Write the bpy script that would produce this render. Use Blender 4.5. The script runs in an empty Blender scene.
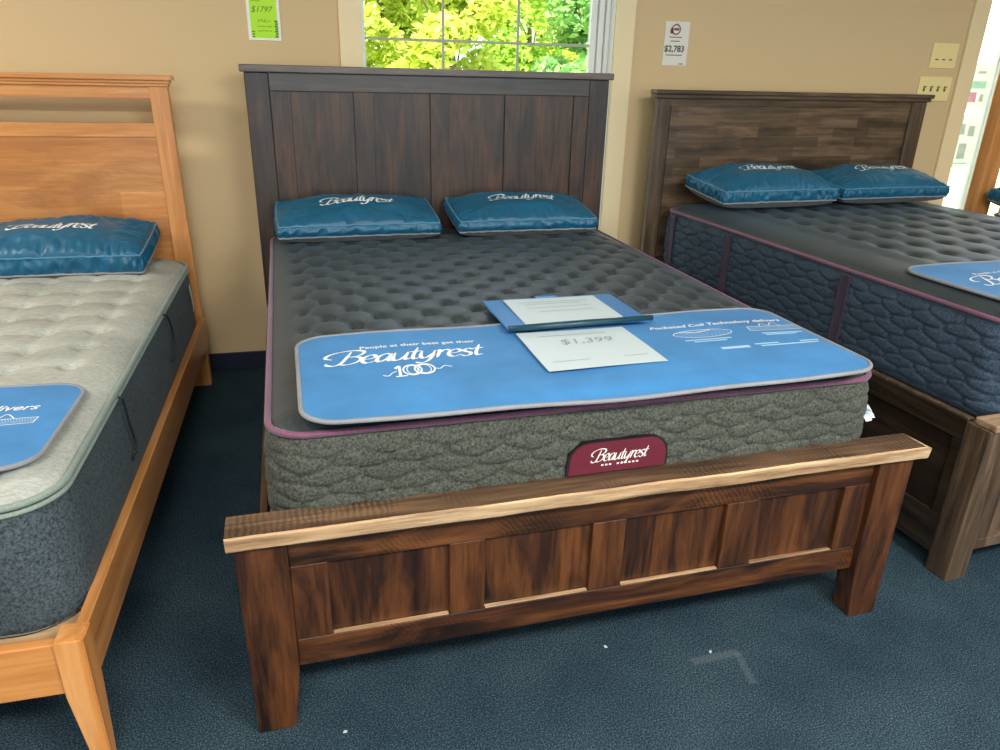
import bpy, bmesh, math, random
import numpy as np
from mathutils import Vector, Matrix, noise
from math import sin, cos, pi, radians, sqrt

random.seed(7)
S = bpy.context.scene
COL = S.collection

# ------------------------------------------------------------ camera
CX, CY, CZ, PITCH, YAW, ROLL, FPX = -0.59041, -3.63687, 1.43384, 0.39063, 0.25532, 0.02543, 735.51558
def make_camera():
    cy, sy, cp, sp = cos(YAW), sin(YAW), cos(PITCH), sin(PITCH)
    f = Vector((sy*cp, cy*cp, -sp)); r = Vector((cy, -sy, 0)); u = r.cross(f)
    r2 = cos(ROLL)*r + sin(ROLL)*u
    u2 = -sin(ROLL)*r + cos(ROLL)*u
    cd = bpy.data.cameras.new('camera'); cam = bpy.data.objects.new('camera', cd); COL.objects.link(cam)
    m = Matrix.Identity(4)
    for i in range(3):
        m[i][0] = r2[i]; m[i][1] = u2[i]; m[i][2] = -f[i]
    m[0][3], m[1][3], m[2][3] = CX, CY, CZ
    cam.matrix_world = m
    cd.sensor_width = 36; cd.lens = FPX*36/1000; cd.clip_start = .05
    S.camera = cam
make_camera()

# ------------------------------------------------------------ world, lights, exposure
w = bpy.data.worlds.new('sky'); S.world = w; w.use_nodes = True
bg = w.node_tree.nodes['Background']; bg.inputs[0].default_value = (.80, .92, 1, 1); bg.inputs[1].default_value = 3.2
S.view_settings.view_transform = 'Standard'
try: S.view_settings.look = 'None'
except Exception: pass
S.view_settings.exposure = 0.0; S.view_settings.gamma = 1; S.view_settings.use_curve_mapping = False

def add_light(kind, name, loc, direction, energy, color, size=(1, 1)):
    d = bpy.data.lights.new(name, kind); d.energy = energy; d.color = color
    if kind == 'AREA': d.shape = 'RECTANGLE'; d.size, d.size_y = size
    if kind == 'SUN': d.angle = radians(1)
    o = bpy.data.objects.new(name, d); COL.objects.link(o); o.location = loc
    o.rotation_euler = Vector(direction).to_track_quat('-Z', 'Y').to_euler()
    return o
add_light('SUN', 'sun', (0, -4, 12), (.45, .75, -1.1), 15, (1, .97, .82))
# daylight that comes in by the two back windows and an unseen rear opening
for px, py, pz, dy, sz in ((.3, .20, 1.335, -1, (1.22, 1.83)), (3.92, .20, 1.2, -1, (1.66, 2.3)), (.8, -7.0, 1.6, 1, (7.6, 1.8))):
    pl = add_light('AREA', 'daylight_portal', (px, py, pz), (0, dy, 0), 1, (1, 1, 1), sz); pl.data.cycles.is_portal = True
LAMPS = [(-3.3, -1.7), (-.95, -4.3), (1.0, -4.3), (3.4, -3.3)]
LPOW = [68, 90, 125, 34]
for (lx, ly), lp_ in zip(LAMPS, LPOW):
    add_light('AREA', 'ceiling_lamp_light', (lx, ly, 2.62), (0, 0, -1), lp_, (1, .945, .865), (1.15, .55))

# ------------------------------------------------------------ helpers
def new_mat(name, rough=.6, color=(.5, .5, .5), spec=.5):
    m = bpy.data.materials.new(name); m.use_nodes = True
    nt = m.node_tree; b = nt.nodes['Principled BSDF']
    b.inputs['Base Color'].default_value = (*color, 1); b.inputs['Roughness'].default_value = rough
    b.inputs['Specular IOR Level'].default_value = spec
    return m, nt, b
def N(nt, t, **kw):
    n = nt.nodes.new(t)
    for k, v in kw.items():
        if k in n.inputs: n.inputs[k].default_value = v
        else: setattr(n, k, v)
    return n
def coords(nt, scale=(1, 1, 1), rot=(0, 0, 0), jitter=True):
    tc = N(nt, 'ShaderNodeTexCoord'); mp = N(nt, 'ShaderNodeMapping')
    mp.inputs['Scale'].default_value = scale; mp.inputs['Rotation'].default_value = rot
    if jitter:
        oi = N(nt, 'ShaderNodeObjectInfo'); mu = N(nt, 'ShaderNodeMath', operation='MULTIPLY'); mu.inputs[1].default_value = 17.0
        ad = N(nt, 'ShaderNodeVectorMath', operation='ADD')
        nt.links.new(oi.outputs['Random'], mu.inputs[0]); nt.links.new(mu.outputs[0], ad.inputs[1])
        nt.links.new(tc.outputs['Object'], mp.inputs[0]); nt.links.new(mp.outputs[0], ad.inputs[0])
        return ad.outputs[0]
    nt.links.new(tc.outputs['Object'], mp.inputs[0]); return mp.outputs[0]
def ramp(nt, src, stops):
    r = N(nt, 'ShaderNodeValToRGB'); e = r.color_ramp.elements
    while len(e) < len(stops): e.new(.5)
    for i, (p, c) in enumerate(stops): e[i].position = p; e[i].color = (*c, 1)
    nt.links.new(src, r.inputs[0]); return r.outputs[0]
def mixc(nt, fac, a, b, mode='MIX'):
    m = N(nt, 'ShaderNodeMix', data_type='RGBA', blend_type=mode)
    for s, v in ((0, fac), (6, a), (7, b)):
        if hasattr(v, 'is_output'): nt.links.new(v, m.inputs[s])
        elif s == 0: m.inputs[0].default_value = v
        else: m.inputs[s].default_value = (*v, 1)
    return m.outputs[2]
def bump(nt, b, h, strength=.3, dist=.002):
    bp = N(nt, 'ShaderNodeBump'); bp.inputs['Strength'].default_value = strength; bp.inputs['Distance'].default_value = dist
    nt.links.new(h, bp.inputs['Height']); nt.links.new(bp.outputs[0], b.inputs['Normal'])
def noisef(nt, vec, scale, detail=4, rough=.6, dist=0):
    n = N(nt, 'ShaderNodeTexNoise'); n.inputs['Scale'].default_value = scale; n.inputs['Detail'].default_value = detail
    n.inputs['Roughness'].default_value = rough; n.inputs['Distortion'].default_value = dist
    nt.links.new(vec, n.inputs['Vector']); return n.outputs['Fac']

def wood(name, axis, stops, rough=.42, coat=.0, patch=None, saw=0.0, staves=None, spec=.5, fine=1.):
    """grain runs along axis; patch = colour of big worn areas; saw = strength of saw marks; staves = glued blocks"""
    m, nt, b = new_mat(name, rough, spec=spec)
    sc = [14, 14, 14]; sc['xyz'.index(axis)] = 1.1
    v = coords(nt, sc)
    g = noisef(nt, v, 1.6, 6, .62, .6)
    c = ramp(nt, g, stops)
    if patch:
        s2 = [9, 9, 9]; s2['xyz'.index(axis)] = 2.0
        p = noisef(nt, coords(nt, s2), 1.0, 5, .65, .9)
        pr = ramp(nt, p, [(.44, (0, 0, 0)), (.66, (1, 1, 1))])
        c = mixc(nt, pr, c, patch)
    s3 = [75, 75, 75]; s3['xyz'.index(axis)] = 4.0
    fg = noisef(nt, coords(nt, s3), 1.0, 4, .7)
    c = mixc(nt, fine, c, ramp(nt, fg, [(.36, (.58, .56, .54)), (.50, (1, 1, 1)), (.72, (1.22, 1.2, 1.16))]), 'MULTIPLY')
    h = g
    if saw:
        wv = N(nt, 'ShaderNodeTexWave', wave_type='BANDS', bands_direction='X')
        wv.inputs['Scale'].default_value = 9; wv.inputs['Distortion'].default_value = 5; wv.inputs['Detail'].default_value = 3
        rot = (0, radians(35), 0)
        nt.links.new(coords(nt, (3.2, 3.2, 3.2), rot), wv.inputs['Vector'])
        mk = noisef(nt, coords(nt, (2, 2, 2)), 2.2, 2)
        mk = ramp(nt, mk, [(.45, (0, 0, 0)), (.62, (1, 1, 1))])
        mm = N(nt, 'ShaderNodeMath', operation='MULTIPLY'); nt.links.new(wv.outputs['Fac'], mm.inputs[0]); nt.links.new(mk, mm.inputs[1])
        m2 = N(nt, 'ShaderNodeMath', operation='MULTIPLY'); nt.links.new(mm.outputs[0], m2.inputs[0]); m2.inputs[1].default_value = saw
        c = mixc(nt, m2.outputs[0], c, tuple(x*.35 for x in stops[0][1]))
        ah = N(nt, 'ShaderNodeMath', operation='SUBTRACT'); nt.links.new(g, ah.inputs[0]); nt.links.new(m2.outputs[0], ah.inputs[1]); h = ah.outputs[0]
    if staves:
        br = N(nt, 'ShaderNodeTexBrick'); tc = N(nt, 'ShaderNodeTexCoord'); sp = N(nt, 'ShaderNodeSeparateXYZ'); cb = N(nt, 'ShaderNodeCombineXYZ')
        nt.links.new(tc.outputs['Object'], sp.inputs[0]); nt.links.new(sp.outputs[0], cb.inputs[0]); nt.links.new(sp.outputs[2], cb.inputs[1])
        nt.links.new(cb.outputs[0], br.inputs['Vector'])
        br.inputs['Scale'].default_value = 1; br.inputs['Brick Width'].default_value = staves[0]; br.inputs['Row Height'].default_value = staves[1]
        br.inputs['Mortar Size'].default_value = .0; br.inputs['Color1'].default_value = (.0, 0, 0, 1); br.inputs['Color2'].default_value = (1, 1, 1, 1)
        br.offset = .37; br.offset_frequency = 2; br.squash = 1.0
        c2 = mixc(nt, br.outputs['Color'], tuple([staves[2]]*3), tuple([staves[3]]*3))
        c = mixc(nt, 1.0, c, c2, 'MULTIPLY')
    nt.links.new(c, b.inputs['Base Color'])
    b.inputs['Coat Weight'].default_value = coat; b.inputs['Coat Roughness'].default_value = .3
    bump(nt, b, h, .35, .0015)
    return m

class MB:
    """collects geometry for one mesh"""
    def __init__(s): s.v = []; s.f = []; s.m = []
    def add(s, vs, fs, mi=0):
        o = len(s.v); s.v += [tuple(map(float, v)) for v in vs]; s.f += [tuple(o+i for i in f) for f in fs]; s.m += [mi]*len(fs); return s
    def box(s, x0, x1, y0, y1, z0, z1, mi=0, bev=.002):
        bm = bmesh.new(); bmesh.ops.create_cube(bm, size=1)
        for v in bm.verts: v.co = Vector((x0+(v.co.x+.5)*(x1-x0), y0+(v.co.y+.5)*(y1-y0), z0+(v.co.z+.5)*(z1-z0)))
        if bev: bmesh.ops.bevel(bm, geom=bm.edges[:], offset=bev, segments=2, affect='EDGES', profile=.5)
        bm.verts.index_update()
        s.add([v.co[:] for v in bm.verts], [[v.index for v in f.verts] for f in bm.faces], mi); bm.free(); return s
    def prism(s, poly, y0, y1, mi=0, bev=.002, axis='y', taper=None):
        """poly in (x,z) extruded along y (or (y,z) along x, or (x,y) along z)"""
        bm = bmesh.new(); n = len(poly)
        def P(a, b, t):
            return {'y': (a, t, b), 'x': (t, a, b), 'z': (a, b, t)}[axis]
        A = [bm.verts.new(P(a, b, y0)) for a, b in poly]; B = [bm.verts.new(P(a, b, y1)) for a, b in poly]
        bm.faces.new(A); bm.faces.new(B[::-1])
        for i in range(n): bm.faces.new((A[i], B[i], B[(i+1) % n], A[(i+1) % n]))
        bmesh.ops.recalc_face_normals(bm, faces=bm.faces[:])
        if bev: bmesh.ops.bevel(bm, geom=bm.edges[:], offset=bev, segments=2, affect='EDGES', profile=.5)
        bm.verts.index_update()
        s.add([v.co[:] for v in bm.verts], [[v.index for v in f.verts] for f in bm.faces], mi); bm.free(); return s
    def tube(s, pts, r, closed=False, n=8, mi=0):
        P = [Vector(p) for p in pts]; L = len(P); rings = []
        for i in range(L):
            a = P[(i-1) % L] if (closed or i > 0) else P[i]; b = P[(i+1) % L] if (closed or i < L-1) else P[i]
            t = (b-a).normalized(); up = Vector((0, 0, 1)) if abs(t.z) < .9 else Vector((1, 0, 0))
            x = t.cross(up).normalized(); y = t.cross(x)
            rr = r[i] if hasattr(r, '__len__') else r
            rings.append([P[i]+rr*(cos(2*pi*k/n)*x+sin(2*pi*k/n)*y) for k in range(n)])
        vs = [v for g in rings for v in g]; fs = []
        for i in range(L if closed else L-1):
            j = (i+1) % L
            for k in range(n): fs.append((i*n+k, i*n+(k+1) % n, j*n+(k+1) % n, j*n+k))
        if not closed: fs += [tuple(range(n)), tuple((L-1)*n+k for k in range(n))[::-1]]
        return s.add(vs, fs, mi)
    def grid(s, rows, mi=0, closed=False):
        """rows: list of equally long lists of points"""
        n = len(rows[0]); vs = [p for r in rows for p in r]; fs = []
        for j in range(len(rows)-1):
            for i in range(n if closed else n-1): fs.append((j*n+i, j*n+(i+1) % n, (j+1)*n+(i+1) % n, (j+1)*n+i))
        return s.add(vs, fs, mi)
    def build(s, name, mats, parent=None, smooth=False):
        me = bpy.data.meshes.new(name); me.from_pydata(s.v, [], s.f)
        bm = bmesh.new(); bm.from_mesh(me)
        bmesh.ops.recalc_face_normals(bm, faces=bm.faces[:]); bm.to_mesh(me); bm.free()
        mats = mats if isinstance(mats, (list, tuple)) else [mats]
        for m in mats: me.materials.append(m)
        for p, mi in zip(me.polygons, s.m): p.material_index = mi
        if smooth:
            me.polygons.foreach_set('use_smooth', [True]*len(me.polygons))
            if smooth != 'all':
                for e in me.edges: pass
        me.update()
        o = bpy.data.objects.new(name, me); COL.objects.link(o)
        if parent: o.parent = parent
        return o
def tag(o, label=None, cat=None, group=None, kind=None):
    for k, v in (('label', label), ('category', cat), ('group', group), ('kind', kind)):
        if v: o[k] = v
    return o
def empty(name, loc, rz=0, rx=0, ry=0, label=None, cat=None, group=None):
    o = bpy.data.objects.new(name, None); COL.objects.link(o); o.location = loc; o.rotation_euler = (rx, ry, rz)
    o.empty_display_size = .1
    return tag(o, label, cat, group)
def nz(x, y, z=0): return noise.noise(Vector((x, y, z)))
def sst(a, b, x):
    t = np.clip((x-a)/(b-a), 0, 1); return t*t*(3-2*t)
def rloop(hx, hy, r, n=10, step=.02):
    """closed rounded rectangle, list of (x,y,nx,ny)"""
    pts = []
    for cx, cy, a0 in ((hx-r, hy-r, 0), (-hx+r, hy-r, 90), (-hx+r, -hy+r, 180), (hx-r, -hy+r, 270)):
        for k in range(n+1):
            a = radians(a0+90*k/n); pts.append((cx+r*cos(a), cy+r*sin(a), cos(a), sin(a)))
    out = []
    for i, p in enumerate(pts):
        q = pts[(i+1) % len(pts)]; out.append(p)
        L = math.hypot(q[0]-p[0], q[1]-p[1]); m = int(L/step)
        for k in range(1, m):
            t = k/m; nx, ny = p[2], p[3]; out.append((p[0]+(q[0]-p[0])*t, p[1]+(q[1]-p[1])*t, nx, ny))
    return out
def rrow(y, hx, hy, r):
    d = hy-abs(y)
    if d >= r: return hx
    return hx-r+sqrt(max(0, r*r-(r-d)**2))
def rdist(x, y, hx, hy, r):
    qx, qy = np.abs(x)-(hx-r), np.abs(y)-(hy-r)
    o = np.sqrt(np.maximum(qx, 0)**2+np.maximum(qy, 0)**2)+np.minimum(np.maximum(qx, qy), 0)-r
    return -o
def rpanel(hx, hy, r, nx, ny, zf):
    """rows of points covering a rounded rectangle"""
    e = [hy-r*(1-cos(radians(a))) for a in (0, 12, 24, 36, 48, 60, 75, 90)]
    ys = [-v for v in e] + list(np.linspace(-(hy-r), hy-r, ny))[1:-1] + e[::-1]
    rows = []
    for y in ys:
        w_ = rrow(y, hx, hy, r); xs = np.linspace(-w_, w_, nx); ya = np.full(nx, y)
        rows.append(list(zip(xs, ya, zf(xs, ya))))
    return rows

# ------------------------------------------------------------ lettering
def cr(pts, n=7):
    P = [Vector(p) for p in pts]; P = [P[0]*2-P[1]]+P+[P[-1]*2-P[-2]]; out = []
    for i in range(1, len(P)-2):
        for k in range(n):
            t = k/n; a, b, c, d = P[i-1:i+3]
            out.append(.5*((2*b)+(-a+c)*t+(2*a-5*b+4*c-d)*t*t+(-a+3*b-3*c+d)*t**3))
    out.append(P[-2]); return out
GL = {
 'B': (1.25, [[(.5, 1.62), (.42, .9), (.30, .2), (.05, -.08), (-.3, .0), (-.42, .22)],
              [(-.25, .72), (-.62, .95), (-.55, 1.35), (-.1, 1.66), (.55, 1.78), (1.08, 1.62), (1.15, 1.3), (.9, 1.02), (.45, .93)],
              [(.45, .93), (.95, .9), (1.18, .6), (1.0, .18), (.55, -.03), (.15, .1)]]),
 'e': (.72, [[(.05, .48), (.42, .52), (.62, .75), (.42, 1.0), (.12, .82), (.02, .42), (.18, .06), (.42, .02), (.72, .25)]]),
 'a': (.80, [[(.6, .85), (.38, 1.0), (.1, .75), (.02, .35), (.17, .03), (.4, .18), (.6, .65)], [(.66, .98), (.58, .4), (.66, .05), (.86, .18)]]),
 'u': (.84, [[(.02, 1), (.0, .35), (.14, .02), (.4, .14), (.6, .6)], [(.66, 1), (.6, .35), (.68, .05), (.9, .2)]]),
 't': (.50, [[(.24, 1.5), (.14, .45), (.24, .04), (.5, .16)], [(-.12, .98), (.5, 1.02)]]),
 'y': (.82, [[(.02, 1), (.02, .4), (.16, .04), (.4, .16), (.6, .6)], [(.68, 1), (.6, .1), (.42, -.42), (.1, -.55), (-.12, -.4)]]),
 'r': (.58, [[(-.02, .85), (.1, 1.0), (.1, .5), (.07, 0)], [(.1, .5), (.26, .88), (.48, 1.02), (.6, .84)]]),
 's': (.58, [[(.52, .84), (.3, 1.02), (.08, .82), (.16, .6), (.42, .42), (.44, .14), (.2, -.02), (-.02, .14)]]),
}
def script_word(word, width, slant=.30, thick=.21, thin=.075):
    """brush-script strokes as quads in the xy plane, centred, scaled to width"""
    V = []; F = []; x = 0; nib = radians(20)
    for ch in word:
        adv, strokes = GL[ch]
        for st in strokes:
            P = cr([(a+x, b) for a, b in st]); n = len(P); o = len(V)
            for i, p in enumerate(P):
                t = (P[min(i+1, n-1)]-P[max(i-1, 0)]); t.normalize()
                ang = math.atan2(t.y, t.x); wd = thin+(thick-thin)*abs(sin(ang-nib))
                wd *= min(1, .45+3*min(i, n-1-i)/n)
                q = Vector((-t.y, t.x))*wd*.5
                V += [p+q, p-q]
            F += [(o+2*i, o+2*i+1, o+2*i+3, o+2*i+2) for i in range(n-1)]
        x += adv
    V = [Vector((v.x+slant*v.y, v.y)) for v in V]
    x0 = min(v.x for v in V); x1 = max(v.x for v in V); k = width/(x1-x0)
    return [((v.x-(x0+x1)/2)*k, (v.y-.6)*k) for v in V], F
def font_word(txt, size, slant=0, bold=0, maxlen=None):
    c = bpy.data.curves.new('txt', 'FONT'); c.body = txt; c.size = size; c.align_x = 'CENTER'; c.align_y = 'CENTER'; c.shear = slant; c.offset = bold
    c.resolution_u = 3
    o = bpy.data.objects.new('txt', c); COL.objects.link(o)
    dg = bpy.context.evaluated_depsgraph_get(); me = bpy.data.meshes.new_from_object(o.evaluated_get(dg))
    bm = bmesh.new(); bm.from_mesh(me); bmesh.ops.triangulate(bm, faces=bm.faces[:]); bm.verts.index_update()
    V = [(v.co.x, v.co.y) for v in bm.verts]; F = [[v.index for v in f.verts] for f in bm.faces]; bm.free()
    bpy.data.objects.remove(o); bpy.data.curves.remove(c); bpy.data.meshes.remove(me)
    return V, F
def put(mb, vf, fn, mi=0):
    """map flat lettering on a surface by fn(x,y)->3D"""
    V, F = vf; mb.add([fn(x, y) for x, y in V], F, mi)
def rect2(x0, x1, y0, y1): return [(x0, y0), (x1, y0), (x1, y1), (x0, y1)], [(0, 1, 2, 3)]
def line2(pts, wd):
    V = []; F = []
    for i in range(len(pts)-1):
        a, b = Vector(pts[i]), Vector(pts[i+1]); t = (b-a).normalized(); q = Vector((-t.y, t.x))*wd/2; o = len(V)
        V += [tuple(a+q), tuple(a-q), tuple(b-q), tuple(b+q)]; F.append((o, o+1, o+2, o+3))
    return V, F
def ring2(cx, cy, rx, ry, wd, n=24, a0=0, a1=360):
    V = []; F = []
    for i in range(n+1):
        a = radians(a0+(a1-a0)*i/n)
        V += [(cx+(rx+wd/2)*cos(a), cy+(ry+wd/2)*sin(a)), (cx+(rx-wd/2)*cos(a), cy+(ry-wd/2)*sin(a))]
    F = [(2*i, 2*i+1, 2*i+3, 2*i+2) for i in range(n)]
    return V, F

# ------------------------------------------------------------ materials
def wall_mat():
    m, nt, b = new_mat('tan_wall_paint', .75, (.69, .52, .295), .25)
    g = noisef(nt, coords(nt, (1, 1, 1), jitter=False), 260, 3); bump(nt, b, g, .15, .001)
    return m
def carpet_mat():
    m, nt, b = new_mat('navy_carpet', .95, spec=.1)
    v = coords(nt, jitter=False)
    n1 = noisef(nt, v, 260, 3, .8); n2 = noisef(nt, v, 3.2, 4, .6); n3 = noisef(nt, v, 90, 3, .7)
    c = ramp(nt, n1, [(.36, (.008, .019, .032)), (.52, (.034, .066, .092)), (.66, (.16, .22, .26))])
    c2 = ramp(nt, n2, [(.3, (.72, .75, .8)), (.7, (1.2, 1.18, 1.12))])
    c = mixc(nt, 1, c, c2, 'MULTIPLY')
    # pale worn mark left by furniture: two short strokes
    for (x0, y0), (x1, y1), wd in (((.310, -2.300), (.440, -2.295), .014), ((.440, -2.300), (.424, -2.40), .009)):
        mp = N(nt, 'ShaderNodeMapping', vector_type='TEXTURE'); tc = N(nt, 'ShaderNodeTexCoord'); nt.links.new(tc.outputs['Object'], mp.inputs[0])
        mp.inputs['Location'].default_value = ((x0+x1)/2, (y0+y1)/2, 0); mp.inputs['Rotation'].default_value = (0, 0, math.atan2(y1-y0, x1-x0))
        sp = N(nt, 'ShaderNodeSeparateXYZ'); nt.links.new(mp.outputs[0], sp.inputs[0]); fac = None
        for k, hw in ((0, math.hypot(x1-x0, y1-y0)/2), (1, wd/2)):
            ab = N(nt, 'ShaderNodeMath', operation='ABSOLUTE'); nt.links.new(sp.outputs[k], ab.inputs[0])
            mr = N(nt, 'ShaderNodeMapRange', interpolation_type='SMOOTHSTEP'); nt.links.new(ab.outputs[0], mr.inputs[0])
            mr.inputs[1].default_value = hw; mr.inputs[2].default_value = hw+.010; mr.inputs[3].default_value = .24 if k == 0 else 1; mr.inputs[4].default_value = 0
            if fac is None: fac = mr.outputs[0]
            else:
                mm = N(nt, 'ShaderNodeMath', operation='MULTIPLY'); nt.links.new(fac, mm.inputs[0]); nt.links.new(mr.outputs[0], mm.inputs[1]); fac = mm.outputs[0]
        c = mixc(nt, fac, c, (.20, .24, .26))
    nt.links.new(c, b.inputs['Base Color'])
    a = N(nt, 'ShaderNodeMath', operation='ADD'); nt.links.new(n1, a.inputs[0]); nt.links.new(n3, a.inputs[1]); bump(nt, b, a.outputs[0], .9, .006)
    b.inputs['Specular IOR Level'].default_value = .0
    return m
def fabric(name, lo, hi, scale=(300, 300, 300), rough=.85, sheen=.4, tint=(.75, .88, 1), bs=.5, spec=.25):
    m, nt, b = new_mat(name, rough, spec=spec)
    n = noisef(nt, coords(nt, scale), 1, 3, .7); n2 = noisef(nt, coords(nt, (6, 6, 6)), 1, 3)
    c = ramp(nt, n, [(.32, lo), (.68, hi)])
    c = mixc(nt, 1, c, ramp(nt, n2, [(.3, (.85, .85, .85)), (.7, (1.12, 1.12, 1.12))]), 'MULTIPLY')
    nt.links.new(c, b.inputs['Base Color'])
    b.inputs['Sheen Weight'].default_value = sheen; b.inputs['Sheen Roughness'].default_value = .45; b.inputs['Sheen Tint'].default_value = (*tint, 1)
    bump(nt, b, n, bs, .0015); return m
M = {}
M['wall'] = wall_mat(); M['carpet'] = carpet_mat()
M['cream'] = new_mat('cream_trim_paint', .5, (.88, .73, .45))[0]
M['ceiling'] = new_mat('ceiling_tile', .9, (.78, .76, .70))[0]
M['white_frame'] = new_mat('white_vinyl', .4, (.80, .82, .80))[0]
M['muntin'] = new_mat('grey_muntin', .5, (.42, .43, .33))[0]
M['base'] = new_mat('navy_rubber_base', .5, (.010, .016, .042))[0]
gm, gnt, gb = new_mat('window_glass', .0, (1, 1, 1)); 
gb.inputs['Transmission Weight'].default_value = 1; gb.inputs['IOR'].default_value = 1.02; M['glass'] = gm
DK = [(.32, (.010, .004, .003)), (.50, (.032, .011, .005)), (.70, (.095, .032, .011))]
M['dark_z'] = wood('rustic_walnut_stain_upright', 'z', DK, .38, .25, (.125, .043, .012), .0)
M['dark_x'] = wood('rustic_walnut_stain_lengthwise', 'x', DK, .38, .25, (.16, .058, .016), .5)
M['dark_y'] = wood('rustic_walnut_stain_rail', 'y', DK, .4, .2)
M['dark_top'] = wood('sawn_walnut_stain', 'x', [(.3, (.042, .022, .013)), (.5, (.10, .055, .030)), (.7, (.20, .12, .065))], .55, 0, None, .7)
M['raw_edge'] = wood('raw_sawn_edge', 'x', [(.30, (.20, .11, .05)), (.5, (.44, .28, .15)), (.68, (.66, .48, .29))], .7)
M['head_z'] = wood('rustic_walnut_stain_headboard', 'z', [(.3, (.012, .010, .010)), (.52, (.032, .023, .020)), (.74, (.072, .044, .030))], .42, .10, (.10, .044, .022), .0)
M['head_x'] = wood('rustic_walnut_stain_headboard_rail', 'x', [(.3, (.018, .014, .014)), (.52, (.045, .034, .030)), (.74, (.085, .058, .045))], .38, .3, None, .5)
M['head_cap'] = wood('rustic_walnut_stain_cap', 'x', [(.3, (.07, .055, .05)), (.7, (.17, .135, .12))], .4, .2)
CH = [(.28, (.45, .165, .040)), (.5, (.62, .262, .074)), (.74, (.76, .39, .15))]
M['cherry_x'] = wood('honey_cherry_lengthwise', 'x', CH, .34, .3, fine=.25)
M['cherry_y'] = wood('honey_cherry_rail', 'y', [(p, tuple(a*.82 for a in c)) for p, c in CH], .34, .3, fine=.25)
M['cherry_z'] = wood('honey_cherry_upright', 'z', CH, .34, .3, fine=.25)
M['cherry_panel'] = wood('honey_cherry_panel', 'x', CH, .34, .3, (.44, .17, .05), 0, (.55, .115, .78, 1.08), fine=.25)
GR = [(.28, (.030, .020, .013)), (.5, (.085, .056, .034)), (.74, (.20, .135, .085))]
M['grey_x'] = wood('weathered_brown_lengthwise', 'x', GR, .4, .2)
M['grey_shade_y'] = wood('weathered_brown_rail_shaded', 'y', [(p, tuple(a*.25 for a in c)) for p, c in GR], .42, .15)  # darkened copy of the same wood: shade of the bed side put into the colour
M['grey_z'] = wood('weathered_brown_upright', 'z', GR, .42, .2)
M['grey_panel'] = wood('weathered_brown_block_panel', 'x', GR, .4, .2, (.16, .10, .06), 0, (.24, .05, .55, 1.35))
M['grey_light'] = wood('weathered_light_cap', 'x', [(.3, (.20, .13, .08)), (.7, (.40, .28, .18))], .5, .1)
M['quilt'] = fabric('charcoal_knit_top', (.011, .016, .018), (.045, .057, .061), (190, 190, 190), .42, .12, (.5, .75, 1), .5, .5)
M['quilt_side'] = fabric('grey_quilted_border', (.016, .019, .016), (.105, .115, .095), (170, 170, 170), .8, .06)
M['quilt_cool_shade'] = fabric('quilted_border_cool_shade', (.010, .020, .035), (.050, .085, .130), (170, 170, 170), .7, .12)  # cool window light and shade put into the grey border colour
M['light_top'] = fabric('pale_grey_knit_top', (.31, .325, .30), (.49, .51, .46), (40, 230, 200), .8, .0, (1, 1, 1))
M['vel_side'] = fabric('slate_velour_border', (.010, .018, .026), (.095, .125, .14), (170, 170, 170), .8, .06)
M['plum'] = fabric('plum_piping', (.13, .045, .085), (.22, .09, .15), (300, 300, 300), .5, .3, bs=.2)
M['plum_dark'] = fabric('dark_plum_webbing', (.022, .014, .030), (.06, .036, .065), (300, 300, 300), .6, .3, bs=.2)
M['sage'] = fabric('sage_piping', (.16, .21, .18), (.27, .33, .28), (300, 300, 300), .6, .3, bs=.2)
M['dark_cord'] = new_mat('dark_cord', .6, (.008, .014, .018))[0]
M['teal'] = fabric('teal_satin', (.004, .088, .175), (.008, .125, .24), (500, 500, 500), .42, .08, (.3, .7, 1), .1, .5)
M['teal_pipe'] = fabric('teal_piping', (.06, .22, .36), (.08, .28, .45), (500, 500, 500), .4, .2, bs=.1)
M['grey_pipe'] = fabric('grey_piping', (.20, .21, .23), (.30, .30, .32), (500, 500, 500), .5, .2, bs=.1)
M['pad_grey'] = fabric('grey_pillow_underside', (.06, .068, .072), (.12, .13, .13), (400, 400, 400), .8, .2)
M['sky_blue'] = fabric('sky_blue_sheet', (.045, .21, .48), (.058, .25, .56), (400, 400, 400), .6, .1, bs=.1)
M['white_print'] = new_mat('white_print', .5, (.85, .90, .95))[0]
M['ivory_print'] = new_mat('ivory_print', .5, (.85, .80, .74))[0]
M['pale_print'] = new_mat('pale_blue_print', .5, (.40, .66, .86))[0]
M['burgundy'] = fabric('burgundy_label', (.10, .012, .025), (.15, .02, .038), (400, 400, 400), .5, .1, bs=.1)
M['burgundy_edge'] = new_mat('black_label_edge', .5, (.014, .006, .010))[0]
M['paper'] = new_mat('white_paper', .5, (.56, .66, .70))[0]
_p, _pnt, _pb = new_mat('poster_paper', .6, (.85, .88, .88)); M['poster'] = _p
M['paper_cream'] = new_mat('cream_paper', .6, (.80, .78, .70))[0]
M['lime'] = new_mat('lime_paper', .6, (.48, .88, .03))[0]
M['ink'] = new_mat('dark_ink', .6, (.05, .06, .05))[0]
M['grey_ink'] = new_mat('grey_ink', .6, (.32, .36, .38))[0]
M['red_ink'] = new_mat('maroon_ink', .6, (.30, .10, .10))[0]
M['lime_ink'] = new_mat('green_ink', .6, (.10, .25, .02))[0]
M['board'] = new_mat('blue_board', .35, (.035, .20, .50))[0]
M['bar'] = new_mat('dark_teal_bar', .28, (.012, .055, .085))[0]
M['ivory'] = new_mat('ivory_switch_plate', .4, (.90, .76, .36))[0]
M['ivory_dark'] = new_mat('ivory_toggle', .4, (.50, .41, .20))[0]
M['slot'] = new_mat('dark_slot', .6, (.10, .07, .03))[0]
M['steel'] = new_mat('steel', .25, (.6, .6, .6))[0]; M['steel'].node_tree.nodes['Principled BSDF'].inputs['Metallic'].default_value = 1
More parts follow.
